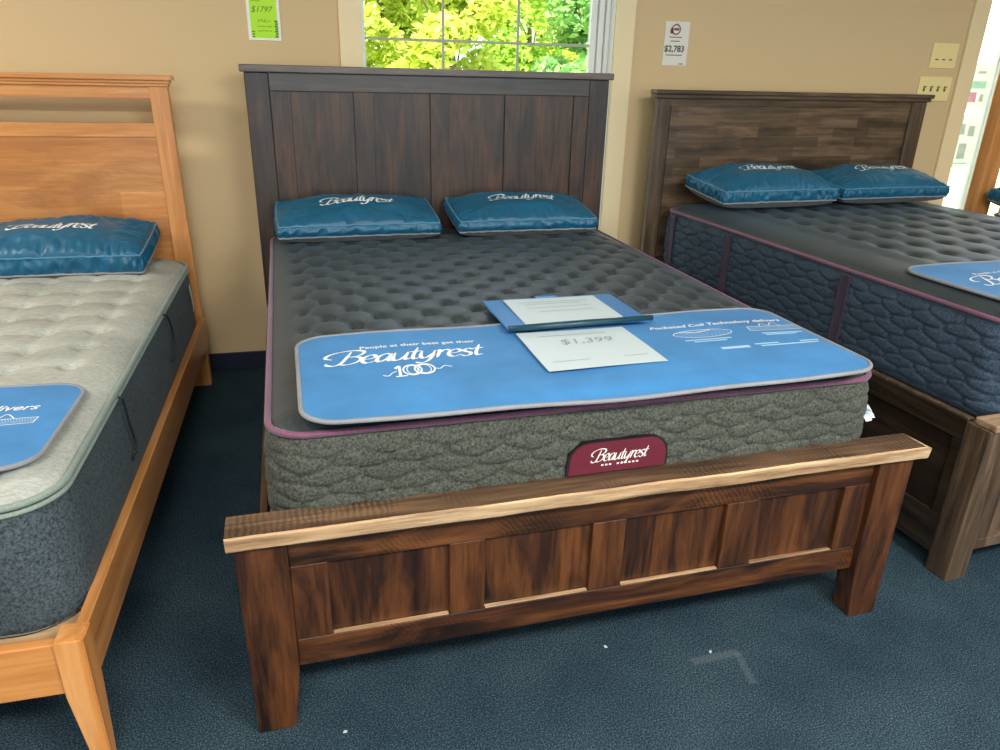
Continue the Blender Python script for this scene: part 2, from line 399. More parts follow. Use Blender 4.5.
M['tape'] = new_mat('clear_sleeve', .15, (.80, .82, .72))[0]

# ------------------------------------------------------------ room shell
WY = .07
def wall_box(name, x0, x1, y0, y1, z0, z1, m):
    return tag(MB().box(x0, x1, y0, y1, z0, z1, 0, 0).build(name, m), kind='structure')
OX0, OX1, OZ0, OZ1 = -.31, .91, .42, 2.25       # window opening
DX0, DX1, DZ1 = 3.09, 4.75, 2.35                # entrance glazing opening
fl = MB().box(-5, 6, -7, WY+.12, -.1, 0, 0, 0).build('floor', M['carpet']); tag(fl, kind='structure')
ce = MB().box(-5, 6, -7, WY+.3, 2.72, 2.85, 0, 0).build('ceiling', M['ceiling']); tag(ce, kind='structure')
wb = MB()
for a in ((-5, OX0, 0, 2.72), (OX1, DX0, 0, 2.72), (DX1, 6, 0, 2.72), (OX0, OX1, 0, OZ0), (OX0, OX1, OZ1, 2.72), (DX0, DX1, 0, .05), (DX0, DX1, DZ1, 2.72)):
    wb.box(a[0], a[1], WY, WY+.12, a[2], a[3], 0, 0)
tag(wb.build('wall_back', M['wall']), kind='structure')
wall_box('wall_left', -5.12, -5, -7, WY, 0, 2.72, M['wall'])
wall_box('wall_right', 6, 6.12, -7, WY, 0, 2.72, M['wall'])
wf = MB()
for a in ((-5, -3, 0, 2.72), (4.6, 6, 0, 2.72), (-3, 4.6, 0, .7), (-3, 4.6, 2.5, 2.72)): wf.box(a[0], a[1], -7.12, -7, a[2], a[3], 0, 0)  # unseen rear opening, enlarged to let in more frontal light
tag(wf.build('wall_front', M['wall']), kind='structure')
bb = MB()
for a, c in ((-5, OX0-.4), (OX0-.4, 2.985)):
    bb.box(a, c, WY-.012, WY-.0005, 0, .09, 0, .002)
tag(bb.build('baseboard_back', M['base']), kind='structure')

def glazing(n, x0, x1, z0, z1, casing, label=None):
    root = empty('window_%d' % n, ((x0+x1)/2, WY+.09, z0)); tag(root, kind='structure')
    L = lambda mb: mb
    ox, oy, oz = (x0+x1)/2, WY+.09, z0
    def sh(mb): mb.v = [(a-ox, b-oy, c-oz) for a, b, c in mb.v]; return mb
    cs = MB()
    cw = casing
    cs.box(x0-cw, x0, WY-.018, WY-.0005, z0-cw*(z0 > .1), z1+cw, 0, .003); cs.box(x1, x1+cw, WY-.018, WY-.0005, z0-cw*(z0 > .1), z1+cw, 0, .003)
    cs.box(x0, x1, WY-.018, WY-.0005, z1, z1+cw, 0, .003)
    if z0 > .1: cs.box(x0, x1, WY-.018, WY-.0005, z0-cw, z0, 0, .003)
    sh(cs).build('casing', M['cream'], root)
    return root, sh
# double-hung window with grilles
win, sh = glazing(1, OX0, OX1, OZ0, OZ1, .10)
j = MB()
j.box(OX0, OX0+.006, WY, WY+.1, OZ0, OZ1, 0, .001); j.box(OX1-.006, OX1, WY, WY+.1, OZ0, OZ1, 0, .001)
j.box(OX0, OX1, WY, WY+.1, OZ0, OZ0+.006, 0, .001); j.box(OX0, OX1, WY, WY+.1, OZ1-.006, OZ1, 0, .001)
sh(j).build('jamb', M['white_frame'], win)
gx0, gx1 = -.289, .815
f = MB(); y0, y1 = WY+.075, WY+.11
f.box(OX0+.006, gx0, y0, y1, OZ0+.006, OZ1-.006, 0, .002)
f.box(gx1, gx1+.032, y0, y1, OZ0+.006, OZ1-.006, 0, .003); f.box(gx1+.036, OX1-.03, y0-.012, y1, OZ0+.006, OZ1-.006, 0, .004)
f.box(OX1-.027, OX1-.006, y0-.03, y1, OZ0+.006, OZ1-.006, 0, .003)
f.box(gx0, gx1, y0, y1, OZ0+.006, OZ0+.05, 0, .003); f.box(gx0, gx1, y0, y1, OZ1-.05, OZ1-.006, 0, .003)
sh(f).build('sash', M['white_frame'], win)
mu = MB()
for xx in (.079, .447): mu.box(xx-.006, xx+.006, WY+.085, WY+.097, OZ0+.05, OZ1-.05, 0, .001)
for zz in (.80, 1.182, 1.565, 1.93): mu.box(gx0, gx1, WY+.084, WY+.098, zz-.006, zz+.006, 0, .001)
sh(mu).build('muntin', M['muntin'], win)
sh(MB().box(gx0, gx1, WY+.099, WY+.103, OZ0+.05, OZ1-.05, 0, 0)).build('pane', M['glass'], win)
# entrance glazing
ent, sh = glazing(2, DX0, DX1, .05, DZ1, .105)
f = MB(); 
for a, c in ((DX0, DX0+.02), (3.325, 3.35), (4.2, 4.25), (DX1-.03, DX1)): f.box(a, c, WY+.05, WY+.10, .05, DZ1, 0, .002)
f.box(DX0, DX1, WY+.05, WY+.10, .05, .20, 0, .002); f.box(DX0, DX1, WY+.05, WY+.10, DZ1-.05, DZ1, 0, .002)
f.box(3.35, 4.2, WY+.055, WY+.095, 1.40, 1.42, 0, .002)
sh(f).build('frame', M['white_frame'], ent)
f = MB(); f.box(DX0+.02, 3.325, WY+.07, WY+.074, .2, DZ1-.05, 0, 0); f.box(3.35, 4.2, WY+.07, WY+.074, .2, DZ1-.05, 0, 0); f.box(4.25, DX1-.03, WY+.07, WY+.074, .2, DZ1-.05, 0, 0)
sh(f).build('pane', M['glass'], ent)

# ceiling lamps
M['diffuser'], dnt, db = new_mat('lamp_diffuser', .5, (.9, .88, .8)); db.inputs['Emission Color'].default_value = (1, .92, .8, 1); db.inputs['Emission Strength'].default_value = 2.0
lamp_names = ['at the far left, before the honey coloured bed', 'second from the left, before the walnut bed', 'third from the left, before the weathered brown bed', 'at the far right, before the orange bed']
for (lx, ly), nm in zip(LAMPS, lamp_names):
    r_ = empty('ceiling_lamp', (lx, ly, 2.72), label='flat rectangular ceiling lamp '+nm, cat='lamp', group='ceiling lamps')
    fr = MB(); fr.box(-.62, .62, -.32, .32, -.05, 0, 0, .004); fr.build('housing', M['white_frame'], r_)
    MB().box(-.58, .58, -.28, .28, -.06, -.05, 0, .002).build('diffuser', M['diffuser'], r_)

# ------------------------------------------------------------ outside
M['lawn'], lnt, lb = new_mat('lawn', .9); 
lnt.links.new(ramp(lnt, noisef(lnt, coords(lnt, (1, 1, 1), jitter=False), 3, 5), [(.3, (.28, .36, .10)), (.7, (.52, .55, .25))]), lb.inputs['Base Color'])
tag(MB().box(-25, 40, WY+.2, 60, -.6, -.5, 0, 0).build('floor_lawn', M['lawn']), kind='structure')
def translucent(nt, b, c, f):
    t = N(nt, 'ShaderNodeBsdfTranslucent'); mx = N(nt, 'ShaderNodeMixShader'); mx.inputs[0].default_value = f
    if hasattr(c, 'is_output'): nt.links.new(c, t.inputs[0])
    else: t.inputs[0].default_value = (*c, 1)
    nt.links.new(b.outputs[0], mx.inputs[1]); nt.links.new(t.outputs[0], mx.inputs[2])
    nt.links.new(mx.outputs[0], nt.nodes['Material Output'].inputs[0])
def leafmat(name, lo, hi):
    m, nt, b = new_mat(name, .6)
    oi = noisef(nt, coords(nt, (1, 1, 1)), 2.5, 3)
    c = ramp(nt, oi, [(.35, lo), (.65, hi)]); nt.links.new(c, b.inputs['Base Color']); translucent(nt, b, c, .45)
    return m
LM = [leafmat('bright_leaves', (.30, .50, .05), (.60, .78, .16)), leafmat('yellow_leaves', (.48, .58, .06), (.78, .84, .22)), leafmat('deep_leaves', (.22, .48, .18), (.50, .70, .26))]
M['bark'] = wood('bark', 'z', [(.3, (.12, .09, .06)), (.7, (.30, .25, .18))], .9)
def tree(name, x, y, h, rad, mat, n, label, leaf=.11, low=.25, seed=0):
    rnd = random.Random(seed); root = empty(name, (x, y, -.5), label=label, cat='tree', group='trees outside the window')
    t = MB(); t.tube([(0, 0, 0), (.03, .02, h*.4), (-.05, 0, h*.75)], [.09, .07, .03], n=8)
    for k in range(6):
        a = k*1.05; t.tube([(0, 0, h*(.25+.07*k)), (rad*.4*cos(a), rad*.4*sin(a), h*(.42+.07*k))], [.035, .012], n=5)
    t.build('trunk', M['bark'], root, True)
    c = MB(); lobes = [(rnd.uniform(-.62, .62)*rad, rnd.uniform(-.62, .62)*rad, h*(low+(1-low)*rnd.random()), rad*rnd.uniform(.25, .40)) for _ in range(46)]
    for _ in range(n):
        lx, ly, lz, lr = rnd.choice(lobes); d = Vector((rnd.gauss(0, 1), rnd.gauss(0, 1), rnd.gauss(0, 1))).normalized()*lr*rnd.uniform(.55, 1)
        p = Vector((lx, ly, lz))+d; a = Vector((rnd.gauss(0, 1), rnd.gauss(0, 1), rnd.gauss(0, .6))).normalized(); b_ = a.cross(Vector((rnd.gauss(0, 1), rnd.gauss(0, 1), rnd.gauss(0, 1)))).normalized()
        s = leaf*rnd.uniform(.6, 1.2)
        c.add([p-a*s, p-b_*s*.45, p+a*s, p+b_*s*.45], [(0, 1, 2, 3)])
    c.build('foliage', mat, root)
T = [(-.9, 9, 4.4, 1.25, 0, 'bushy light green tree at the left in the window view', 3), (1.8, 9.2, 4.8, 1.25, 1, 'yellow green tree in the middle of the window view', 4),
     (4.35, 9, 4.6, 1.25, 2, 'blue green tree at the right in the window view', 5), (1.1, 13, 5.4, 1.45, 1, 'yellow green tree in the second row, left in the window view', 6),
     (4.2, 13, 5.6, 1.45, 0, 'light green tree in the second row, right in the window view', 7), (7.3, 13, 5.2, 1.45, 1, 'yellow green tree in the second row, farthest to the right', 8), (2.5, 17, 6.2, 1.6, 0, 'light green tree in the third row, left in the window view', 10), (5.9, 17, 6.2, 1.6, 1, 'yellow green tree in the third row, right in the window view', 11), (-2.0, 13, 5.2, 1.45, 0, 'light green tree in the second row, farthest to the left', 9)]
for x, y, h, r, mi, lb_, sd in T: tree('tree', x, y, h, r, LM[mi], 15000, lb_, .105, .1, sd)

# ------------------------------------------------------------ soft goods
def hexq(s, z, cw, ch):
    """height of a scalloped quilting pattern"""
    u = s/cw; v = z/ch; d1 = np.full(u.shape, 9.); d2 = np.full(u.shape, 9.); vi = np.floor(v)
    for dj in (-1, 0, 1, 2):
        jv = vi+dj; off = np.where(np.mod(jv, 2) == 0, 0, .5)
        iu = np.floor(u-off)
        for di in (-1, 0, 1, 2):
            cx = iu+di+off; d = np.sqrt((u-cx)**2*1.0+((v-jv)*.8)**2+.02*np.abs(np.sin(7*u+3*jv)))
            lo = np.minimum(d1, d); d2 = np.minimum(d2, np.maximum(d1, d)); d1 = lo
    return 1-np.exp(-(d2-d1)/.10)
def top_height(kind, hx, hy, r, zt, crown):
    def zf(x, y):
        x = np.asarray(x, float); y = np.asarray(y, float); d = rdist(x, y, hx, hy, r)
        z = zt+crown*(1-np.exp(-np.maximum(d, 0)/.035))
        if kind == 'diamond':
            m = sst(.03, .13, d); dx, dy = .150, .166
            p = x/dx+y/dy; q = x/dx-y/dy
            puff = (np.abs(np.sin(pi*p)*np.sin(pi*q))+1e-6)**.38
            # tufts sit where both p and q are whole numbers
            a = np.abs(p-np.round(p)); b_ = np.abs(q-np.round(q)); rr = np.sqrt(a*a+b_*b_)
            z = z+m*(.012*puff-.026*np.exp(-(rr/.17)**2)+.004*np.sin(9*x+3*y)*np.sin(7*y-4*x))
        elif kind == 'smooth':
            m = sst(.14, .26, d); dx, dy = .152, .155
            a = x/dx-np.round(x/dx); b_ = y/dy-np.round(y/dy); rr = np.sqrt(a*a+b_*b_)
            ch = np.abs(np.sin(pi*(x/dx)))
            z = z+m*(.007*ch-.020*np.exp(-(rr/.20)**2))
        else:
            m = sst(.03, .10, d); dx, dy = .1525, .1545
            a = (x-.02)/dx-np.round((x-.02)/dx); b_ = (y+.02)/dy-np.round((y+.02)/dy); rr = np.sqrt(a*a+b_*b_)
            z = z+m*(.009*(np.abs(np.sin(pi*((x-.02)/dx))*np.sin(pi*((y+.02)/dy)))+1e-6)**.5-.034*np.exp(-(rr/.145)**2)+.004*np.sin(13*x+21*y)*np.sin(17*y-9*x))
        return z
    return zf
def mattress(name, loc, rz, label, hx, hy, r, H, crown, kind, mt, ms, mp, ms2, straps=(), parent=None, quilt=True, bulge=.012):
    """origin at the bottom centre; H = height of the top piping"""
    root = empty(name, loc, rz, label=label, cat='mattress', group='mattresses')
    zf = top_height(kind, hx-.004, hy-.004, r, H, crown)
    MB().grid(rpanel(hx-.004, hy-.004, r, 190, 230, zf)).build('quilted_top', mt, root, True)
    lp = rloop(hx, hy, r, 16, .0052); pts = np.array(lp); seg = np.hypot(*(np.roll(pts[:, :2], -1, 0)-pts[:, :2]).T); s = np.concatenate([[0], np.cumsum(seg)[:-1]])
    zs = np.linspace(.0, H, 64); rows = []
    for z in zs:
        t = z/H; prof = bulge*max(0, sin(pi*min(max(t, 0), 1)))**.6 - .004*quilt - .012*(1-min(1, t/.08))**2
        q = hexq(s+.006*sin(70*z), np.full(len(s), z-H)+.004*np.sin(s*37), .128, .033)*.012 if quilt else 0*s
        q = q*min(1, 8*t*(1-t)+.0)
        rows.append([(x+(prof+qq)*nx, y+(prof+qq)*ny, z) for (x, y, nx, ny), qq in zip(lp, q)])
    MB().grid(rows, closed=True).build('border', ms, root, True)
    bl = rloop(hx-.012, hy-.012, r, 8, .05)
    b0 = MB(); b0.add([(p[0], p[1], .001) for p in bl], [tuple(range(len(bl)))]); b0.build('underside', ms2, root)
    l2 = rloop(hx+.003, hy+.003, r, 10, .03)
    MB().tube([(p[0], p[1], H) for p in l2], .0075, True, 8).build('piping', mp, root, True)
    MB().tube([(p[0], p[1], .012) for p in rloop(hx-.004, hy-.004, r, 10, .03)], .005, True, 6).build('piping', ms2 if kind != 'light' else mp, root, True)
    for side, y, z0, z1 in straps:
        st = MB(); x = side*(hx+bulge+.010); st.box(x-.002, x+.002, y-.022, y+.022, z0, z1, 0, .001)
        for e in (-1, 1): st.box(x-.004, x+.004, y+e*.019-.003, y+e*.019+.003, z0, z1, 0, .001)
        st.build('handle', M['plum_dark'], root)
    return root, zf
def pillow(loc, rz, rx, label, a=.35, b_=.21, g=.048, ht=.062, hb=.042, seed=0, gather=1., tw=.33, ty=.02, group='teal pillows', ry=0):
    root = empty('pillow', loc, rz, rx, ry, label, 'pillow', group)
    def plan(u, v):
        k = .10; uu = u*sqrt(1-k*v*v*u*u*.9); vv = v*sqrt(1-k*u*u*v*v*.9)
        return a*uu*(1-.035*(1-v*v)), b_*vv*(1-.07*(1-u*u))
    def surf(u, v, side):
        x, y = plan(u, v); e = max(abs(u), abs(v))
        f = max(0, (1-abs(u)**2.6)*(1-abs(v)**2.6))**.75
        z = (hb+g+ht*f) if side > 0 else hb-hb*f**.35
        edge = sst(.55, .97, e)*(1-sst(.97, 1, e))
        if side > 0:
            s = u if abs(v) > abs(u) else v
            z += gather*.014*edge*quiet(u, v)*(.35-abs(nz(s*19+seed*7, (v+u)*1.6, seed)))+.012*nz(u*2.1+seed, v*2.3, seed*3.1)*(1-e**6)+gather*.006*nz(u*9, v*5+seed, 4)*(1-e**8)*quiet(u, v)
        return Vector((x, y, z))
    def quiet(u, v): return max(float(sst(.50, .68, abs(u))), float(sst(.30, .48, abs(v+.18))))
    n = 90; us = [-cos(pi*i/n)*.35+(-1+2*i/n)*.65 for i in range(n+1)]; us[0] = -1; us[-1] = 1
    MB().grid([[surf(u, v, 1) for u in us] for v in us]).build('cover', M['teal'], root, True)
    MB().grid([[surf(u, v, -1) for u in us[::3]] for v in us[::3]]).build('underside', M['pad_grey'], root, True)
    loop = [(u, -1) for u in us]+[(1, v) for v in us[1:]]+[(u, 1) for u in us[::-1][1:]]+[(-1, v) for v in us[::-1][1:-1]]
    rows = []
    for k in range(9):
        t = k/8; row = []
        for i, (u, v) in enumerate(loop):
            x, y = plan(u, v); q = sin(pi*t)*(.015-gather*.022*abs(nz(i*.33, seed*5.0, t*1.0))); d = Vector((u*(abs(u) >= abs(v)), v*(abs(v) >= abs(u)), 0))
            if d.length: d.normalize()
            row.append((x+d.x*q, y+d.y*q, hb+g*t))
        rows.append(row)
    MB().grid(rows, closed=True).build('gusset', M['teal'], root, True)
    P = lambda z: [(plan(u, v)[0]*1.004, plan(u, v)[1]*1.004, z+.003*nz(i*.3, z*9, seed)) for i, (u, v) in enumerate(loop)]
    MB().tube(P(hb+g), .0035, True, 6).build('piping', M['teal_pipe'], root, True)
    MB().tube(P(hb), .0045, True, 6).build('piping', M['grey_pipe'], root, True)
    def on(x, y):
        return surf(x/a, (y+ty)/b_, 1)+Vector((0, 0, .0030))
    lt = MB(); put(lt, script_word('Beautyrest', tw, .30, .25, .11), on); lt.build('lettering', M['white_print'], root)
    return root
def foot_sheet(loc, rz, label, hx, hy, group='blue foot protectors', r=.075, sag=.010, seed=0):
    root = empty('foot_protector', loc, rz, label=label, cat='mattress protector', group=group)
    def z(x, y):
        x = np.asarray(x, float); y = np.asarray(y, float)
        return .004+.003*np.sin(5.1*x+seed)*np.cos(7*y)+.002*np.sin(13*x+6*y)-sag*sst(hy-.07, hy, -y)*np.sin(np.clip((x+hx)/(2*hx), 0, 1)*pi)**2
    rows = rpanel(hx, hy, r, 90, 40, z); mb = MB(); mb.grid(rows); mb.grid([[(a, b, c-.004) for a, b, c in rw] for rw in rows])
    mb.build('sheet', M['sky_blue'], root, True)
    lp = rloop(hx, hy, r, 10, .03)
    MB().tube([(p[0], p[1], float(z(p[0], p[1]))-.002) for p in lp], .0055, True, 8).build('binding', M['grey_pipe'], root, True)
    def on(cx, cy, off=.0012):
        return lambda x, y: (cx+x, cy+y, float(z(cx+x, cy+y))+off)
    return root, on
def hundred(mb, on0, k=1.):
    on = lambda x, y: on0(x, y*1.55)
    """the ornate 100 with swashes"""
    put(mb, line2([(-.045*k, -.020*k), (-.040*k, .020*k), (-.052*k, .010*k)], .007*k), on)
    put(mb, line2([(-.056*k, -.021*k), (-.028*k, -.021*k)], .004*k), on)
    put(mb, ring2(-.012*k, 0, .022*k, .020*k, .0045*k), on); put(mb, ring2(.018*k, 0, .024*k, .020*k, .0045*k), on)
    put(mb, ring2(-.012*k, 0, .013*k, .017*k, .0025*k), on); put(mb, ring2(.018*k, 0, .015*k, .017*k, .0025*k), on)
    put(mb, line2([tuple(v) for v in cr([(-.085*k, -.012*k), (-.072*k, -.016*k), (-.062*k, -.006*k), (-.05*k, 0)])], .0025*k), on)
    put(mb, line2([tuple(v) for v in cr([(.04*k, .0), (.055*k, -.004*k), (.068*k, .006*k), (.085*k, 0)])], .0025*k), on)
def coil_art(mb, mb2, cx, cy, wd, hgt, on, style):
    """small drawing of a coil core"""
    o = on(cx, cy)
    if style == 0:
        put(mb, ring2(0, 0, wd/2, hgt/2, .003, 30), o)
        for j_ in range(5):
            y = -hgt*.32+hgt*.64*j_/4; hw = wd/2*sqrt(1-(2*y/hgt)**2)*.92
            for i in range(int(hw/.006)):
                x = -hw+2*hw*(i+.5)/int(hw/.006); put(mb2, ring2(x, y, .003, .004, .0012, 8), o)
        put(mb, line2([(-wd*.38, hgt*.34), (-wd*.1, hgt*.16), (wd*.2, hgt*.40)], .004), o)
    else:
        put(mb, line2([(-wd/2, -hgt*.3), (wd/2, -hgt*.3), (wd*.52, hgt*.15), (-wd*.45, hgt*.15), (-wd/2, -hgt*.3)], .0025), o)
        for i in range(28):
            x = -wd*.46+wd*.93*i/27; put(mb2, line2([(x, -hgt*.26), (x+.004, -hgt*.05), (x-.002, hgt*.1)], .0018), o)
        put(mb, line2([tuple(v) for v in cr([(-wd*.2, hgt*.15), (-wd*.12, hgt*.42), (0, hgt*.2), (wd*.1, hgt*.5), (wd*.22, hgt*.16)])], .003), o)

# ------------------------------------------------------------ walnut bed (centre)
BR = .0275
bed = empty('bed', (0, 0, 0), BR, label='dark walnut stained rustic panel bed with raw sawn edge on its footboard, in the middle', cat='bed', group='wooden beds')
hy0 = -.135; Hh = 1.44
hb_ = MB(); zt = Hh-.030; zp = 1.337
hb_.box(-.728, .728, hy0, hy0+.03, zp, zt, 0, .002)
hb_.build('headboard', M['head_x'], bed); HBO = [o for o in bed.children if o.name.startswith('headboard')][0]
MB().box(-.728, .728, hy0, hy0+.03, .42, .60, 0, .002).build('rail', M['head_x'], HBO)
xs = [-.728, -.644, -.378, -.291, -.037, .050, .314, .391, .654, .728]
for i in range(0, 10, 2): MB().box(xs[i], xs[i+1], hy0+.0005, hy0+.03, .60, zp, 0, .002).build('stile', M['head_z'], HBO)
for i in range(1, 9, 2): MB().box(xs[i]-.008, xs[i+1]+.008, hy0+.012, hy0+.024, .59, zp+.008, 0, .001).build('panel', M['head_z'], HBO)
for s in (-1, 1):
    a, c = sorted((s*.728, s*.826)); MB().box(a, c, hy0-.004, hy0+.05, 0, zt, 0, .004).build('post', M['head_z'], HBO)
MB().box(-.842, .842, hy0-.020, hy0+.062, zt, Hh, 0, .004).build('cap', M['head_cap'], HBO)
# footboard
fz = .5145; fy = -2.245
FBO = MB().box(-.752, .752, fy, fy+.032, .437, fz, 0, .002).build('footboard', M['dark_x'], bed); MB().box(-.752, .752, fy, fy+.032, .163, .238, 0, .003).build('rail', M['dark_x'], FBO)
xs = [-.752, -.672, -.400, -.315, -.047, .040, .320, .412, .672, .752]
for i in range(0, 10, 2): MB().box(xs[i], xs[i+1], fy+.0005, fy+.032, .238, .437, 0, .002).build('stile', M['dark_z'], FBO)
for i in range(1, 9, 2): MB().box(xs[i]-.008, xs[i+1]+.008, fy+.014, fy+.026, .23, .445, 0, .001).build('panel', M['dark_z'], FBO)
for i in range(1, 9, 2): MB().box(xs[i]+.002, xs[i+1]-.002, fy+.001, fy+.013, .2375, .2400, 0, .0008).build('ledge', M['raw_edge'], FBO)  # raw tone paints the highlight on the lit chamfer of the bottom rail
# cap: a slab with a natural, slightly wavy front edge
cp = MB(); n = 90; f0, b0, z0, z1 = -2.283, -2.198, fz, .5525
rows = []
for i in range(n+1):
    x = -.871+1.742*i/n; wv = .004*nz(x*5, 1)+.0015*nz(x*30, 2); dz = .0022*nz(x*7, 5)
    endk = .012*max(0, (i-n+1))                       # slanted saw cut at the right end
    pr = [(b0, z0), (b0, z1), (f0+.004+wv, z1+dz*.3), (f0+wv, z1-.004+dz*.3), (f0+wv+.004, z0+.004+dz), (f0+.008+wv, z0+dz)]
    rows.append([(x+(endk if k in (3, 4, 5) else -endk*.3), y, z) for k, (y, z) in enumerate(pr)])
for i in range(n):
    for k in range(6):
        mi = 1 if k in (2, 3, 4) else 0
        cp.add([rows[i][k], rows[i][(k+1) % 6], rows[i+1][(k+1) % 6], rows[i+1][k]], [(0, 1, 2, 3)], mi)
cp.add(rows[0], [tuple(range(6))], 1); cp.add(rows[-1], [tuple(range(6))], 1)
o = cp.build('cap', [M['dark_top'], M['raw_edge']], FBO)
bm = bmesh.new(); bm.from_mesh(o.data); bmesh.ops.remove_doubles(bm, verts=bm.verts[:], dist=1e-5); bmesh.ops.recalc_face_normals(bm, faces=bm.faces[:]); bm.to_mesh(o.data); bm.free()
for s in (-1, 1):
    MB().prism([(s*.858, fz), (s*.752, fz), (s*.752, .165), (s*.771, 0), (s*.856, 0)], fy-.018, fy+.05, 0, .0035).build('leg', M['dark_z'], bed)
    a, c = sorted((s*.802, s*.822)); MB().box(a, c, fy+.05, hy0-.004, .24, .405, 0, .003).build('side_rail', M['dark_y'], bed)
MB().box(-.80, .80, -2.16, -.16, .36, .385, 0, .003).build('slat_base', M['dark_x'], bed)

QT = .722
mat1, mz1 = mattress('mattress', (cos(BR)*-.004-sin(BR)*-1.176, sin(BR)*-.004+cos(BR)*-1.176, .388), BR,
    'charcoal tufted mattress with plum piping and grey quilted sides on the dark walnut bed', .765, 1.012, .085, QT-.388, .027, 'diamond',
    M['quilt'], M['quilt_side'], M['plum'], M['dark_cord'])
# brand label on the foot end of the mattress (local y = front)
lab = MB(); yf = -1.012-.024
outl = [(-.125, -.055), (-.122, -.02)]+[(-.122+.05*(1-cos(radians(a))), -.02+.045*sin(radians(a))) for a in range(15, 91, 15)]+[(.08+.045*sin(radians(a)), -.02+.045*cos(radians(a))) for a in range(0, 91, 15)]+[(.125, -.055)]
def labelface(mb, k, y): mb.add([(x*k+.020, y, (z+.02)*k+.205) for x, z in outl], [tuple(range(len(outl)))])
l1 = MB(); labelface(l1, 1.04, yf); labelface(l1, 1.04, yf+.002)
LB = MB(); n_ = len(outl)
for kk, yy0, yy1, name_, mm_ in ((1.05, yf+.012, yf-.001, 'brand_label_edge', 'burgundy_edge'), (1.0, yf+.012, yf-.0025, 'brand_label', 'burgundy')):
    q = MB(); A = [(x*kk+.020, yy0, (z+.02)*kk+.205) for x, z in outl]; B = [(x*kk+.020, yy1, (z+.02)*kk+.205) for x, z in outl]
    q.add(A+B, [tuple(range(n_)), tuple(range(n_, 2*n_))]+[(i, (i+1) % n_, n_+(i+1) % n_, n_+i) for i in range(n_)]); lo_ = q.build(name_, M[mm_], mat1)
tag(lo_, 'burgundy brand label with white lettering')
lt = MB(); put(lt, script_word('Beautyrest', .150), lambda x, y: (x+.024, yf-.0035, y+.212)); [put(lt, rect2(-.003, .003, -.0022, .0022), (lambda q_: (lambda x, y: (x+q_, yf-.0035, y+.190)))(-.02+.010*i_)) for i_ in range(10) if i_ != 3]
lt.build('lettering', M['ivory_print'], lo_)
tg = MB()
for k in range(5): 
    a = k*1.3; tg.add([(.755+.006*cos(a), -1.0+.02*k/5, .20+.008*k), (.775+.008*sin(a), -1.005, .205+.007*k), (.78, -.99+.004*k, .222+.004*k), (.757, -.985, .215+.006*k)], [(0, 1, 2, 3)])
tg.build('law_tag', M['paper'], mat1)

def bl(x, y, z=0, o=(0, 0), b=BR): return (o[0]+x*cos(b)-y*sin(b), o[1]+x*sin(b)+y*cos(b), z)
pillow(bl(-.405, -.322, .764), BR+.01, radians(8), 'teal satin pillow at the left on the charcoal mattress of the walnut bed', .348, .178, seed=1.3, gather=1.1, ty=-.03)
pillow(bl(.340, -.318, .764), BR-.01, radians(8), 'teal satin pillow at the right on the charcoal mattress of the walnut bed', .330, .178, seed=5.7, gather=.8, ty=-.03)

sh1, on = foot_sheet(bl(.006, -1.972, .7655), BR, 'long sky blue foot protector with white lettering across the walnut bed, papers lying on it', .706, .266)
lt = MB(); lt2 = MB()
put(lt, script_word('Beautyrest', .41), on(-.440, .078)); put(lt, font_word('People at their best get their', .026, 0, .0004), on(-.40, .150))
hundred(lt, on(-.430, -.020), 1.0)
put(lt, font_word('Pocketed Coil Technology delivers', .030, .3, .0006), on(.47, .138))
coil_art(lt, lt2, .390, .070, .18, .060, on, 0); coil_art(lt, lt2, .62, .080, .17, .075, on, 1)
for cx, cy, w_, k in ((.38, .022, .14, 1), (.38, .009, .10, 1), (.62, .032, .13, 1), (.61, .020, .10, 1), (.42, -.050, .085, 2), (.585, -.040, .20, 1), (.585, -.055, .18, 1)):
    put(lt2, rect2(-w_/2, w_/2, -.004*k, .004*k), on(cx, cy))
lt.build('lettering', M['white_print'], sh1); lt2.build('print', M['pale_print'], sh1)

# sign holder and papers
sg = empty('sign_holder', bl(.070, -1.66, .782), BR, radians(-0.8), label='flat blue sign holder with a dark teal front bar lying on the blue foot protector', cat='sign holder')
MB().box(-.212, .212, -.14, .145, -.003, .003, 0, .002).build('board', M['board'], sg)
b_ = MB(); b_.tube([(-.210, -.142, .004), (.222, -.134, .006)], .0085, n=12); b_.build('bar', M['bar'], sg, True)
MB().box(-.04, .03, .14, .156, -.001, .006, 0, .002).build('hanging_tab', M['board'], sg)
def sheetpaper(name, loc, rz, hx, hy, label, marks, mat='paper', curl=.002, seed=0, mmat='grey_ink', group='papers on the foot protector'):
    r_ = empty(name, loc, rz, label=label, cat='paper', group=group)
    z = lambda x, y: curl*(1+sin(9*x+seed)*cos(11*y+seed))+.0004
    rows = [[(x, y, z(x, y)) for x in np.linspace(-hx, hx, 24)] for y in np.linspace(-hy, hy, 24)]
    MB().grid(rows).build('sheet', M[mat], r_, True)
    mk = MB()
    for kind, *a in marks:
        fn = (lambda cx, cy: (lambda x, y: (cx+x, cy+y, z(cx+x, cy+y)+.0008)))(a[0], a[1])
        if kind == 'r': put(mk, rect2(-a[2]/2, a[2]/2, -a[3]/2, a[3]/2), fn)
        else: put(mk, font_word(a[2], a[3], .2 if len(a) < 5 else a[4]), fn)
    mk.build('print', M[mmat], r_); return r_
sheetpaper('price_sheet', bl(.065, -1.655, .786), BR, .148, .118, 'white printed paper on the board behind the dark teal bar', [('r', 0, .075, .22, .003), ('r', -.01, .055, .18, .003), ('r', 0, .02, .2, .003), ('r', .01, -.02, .17, .003)], seed=1)
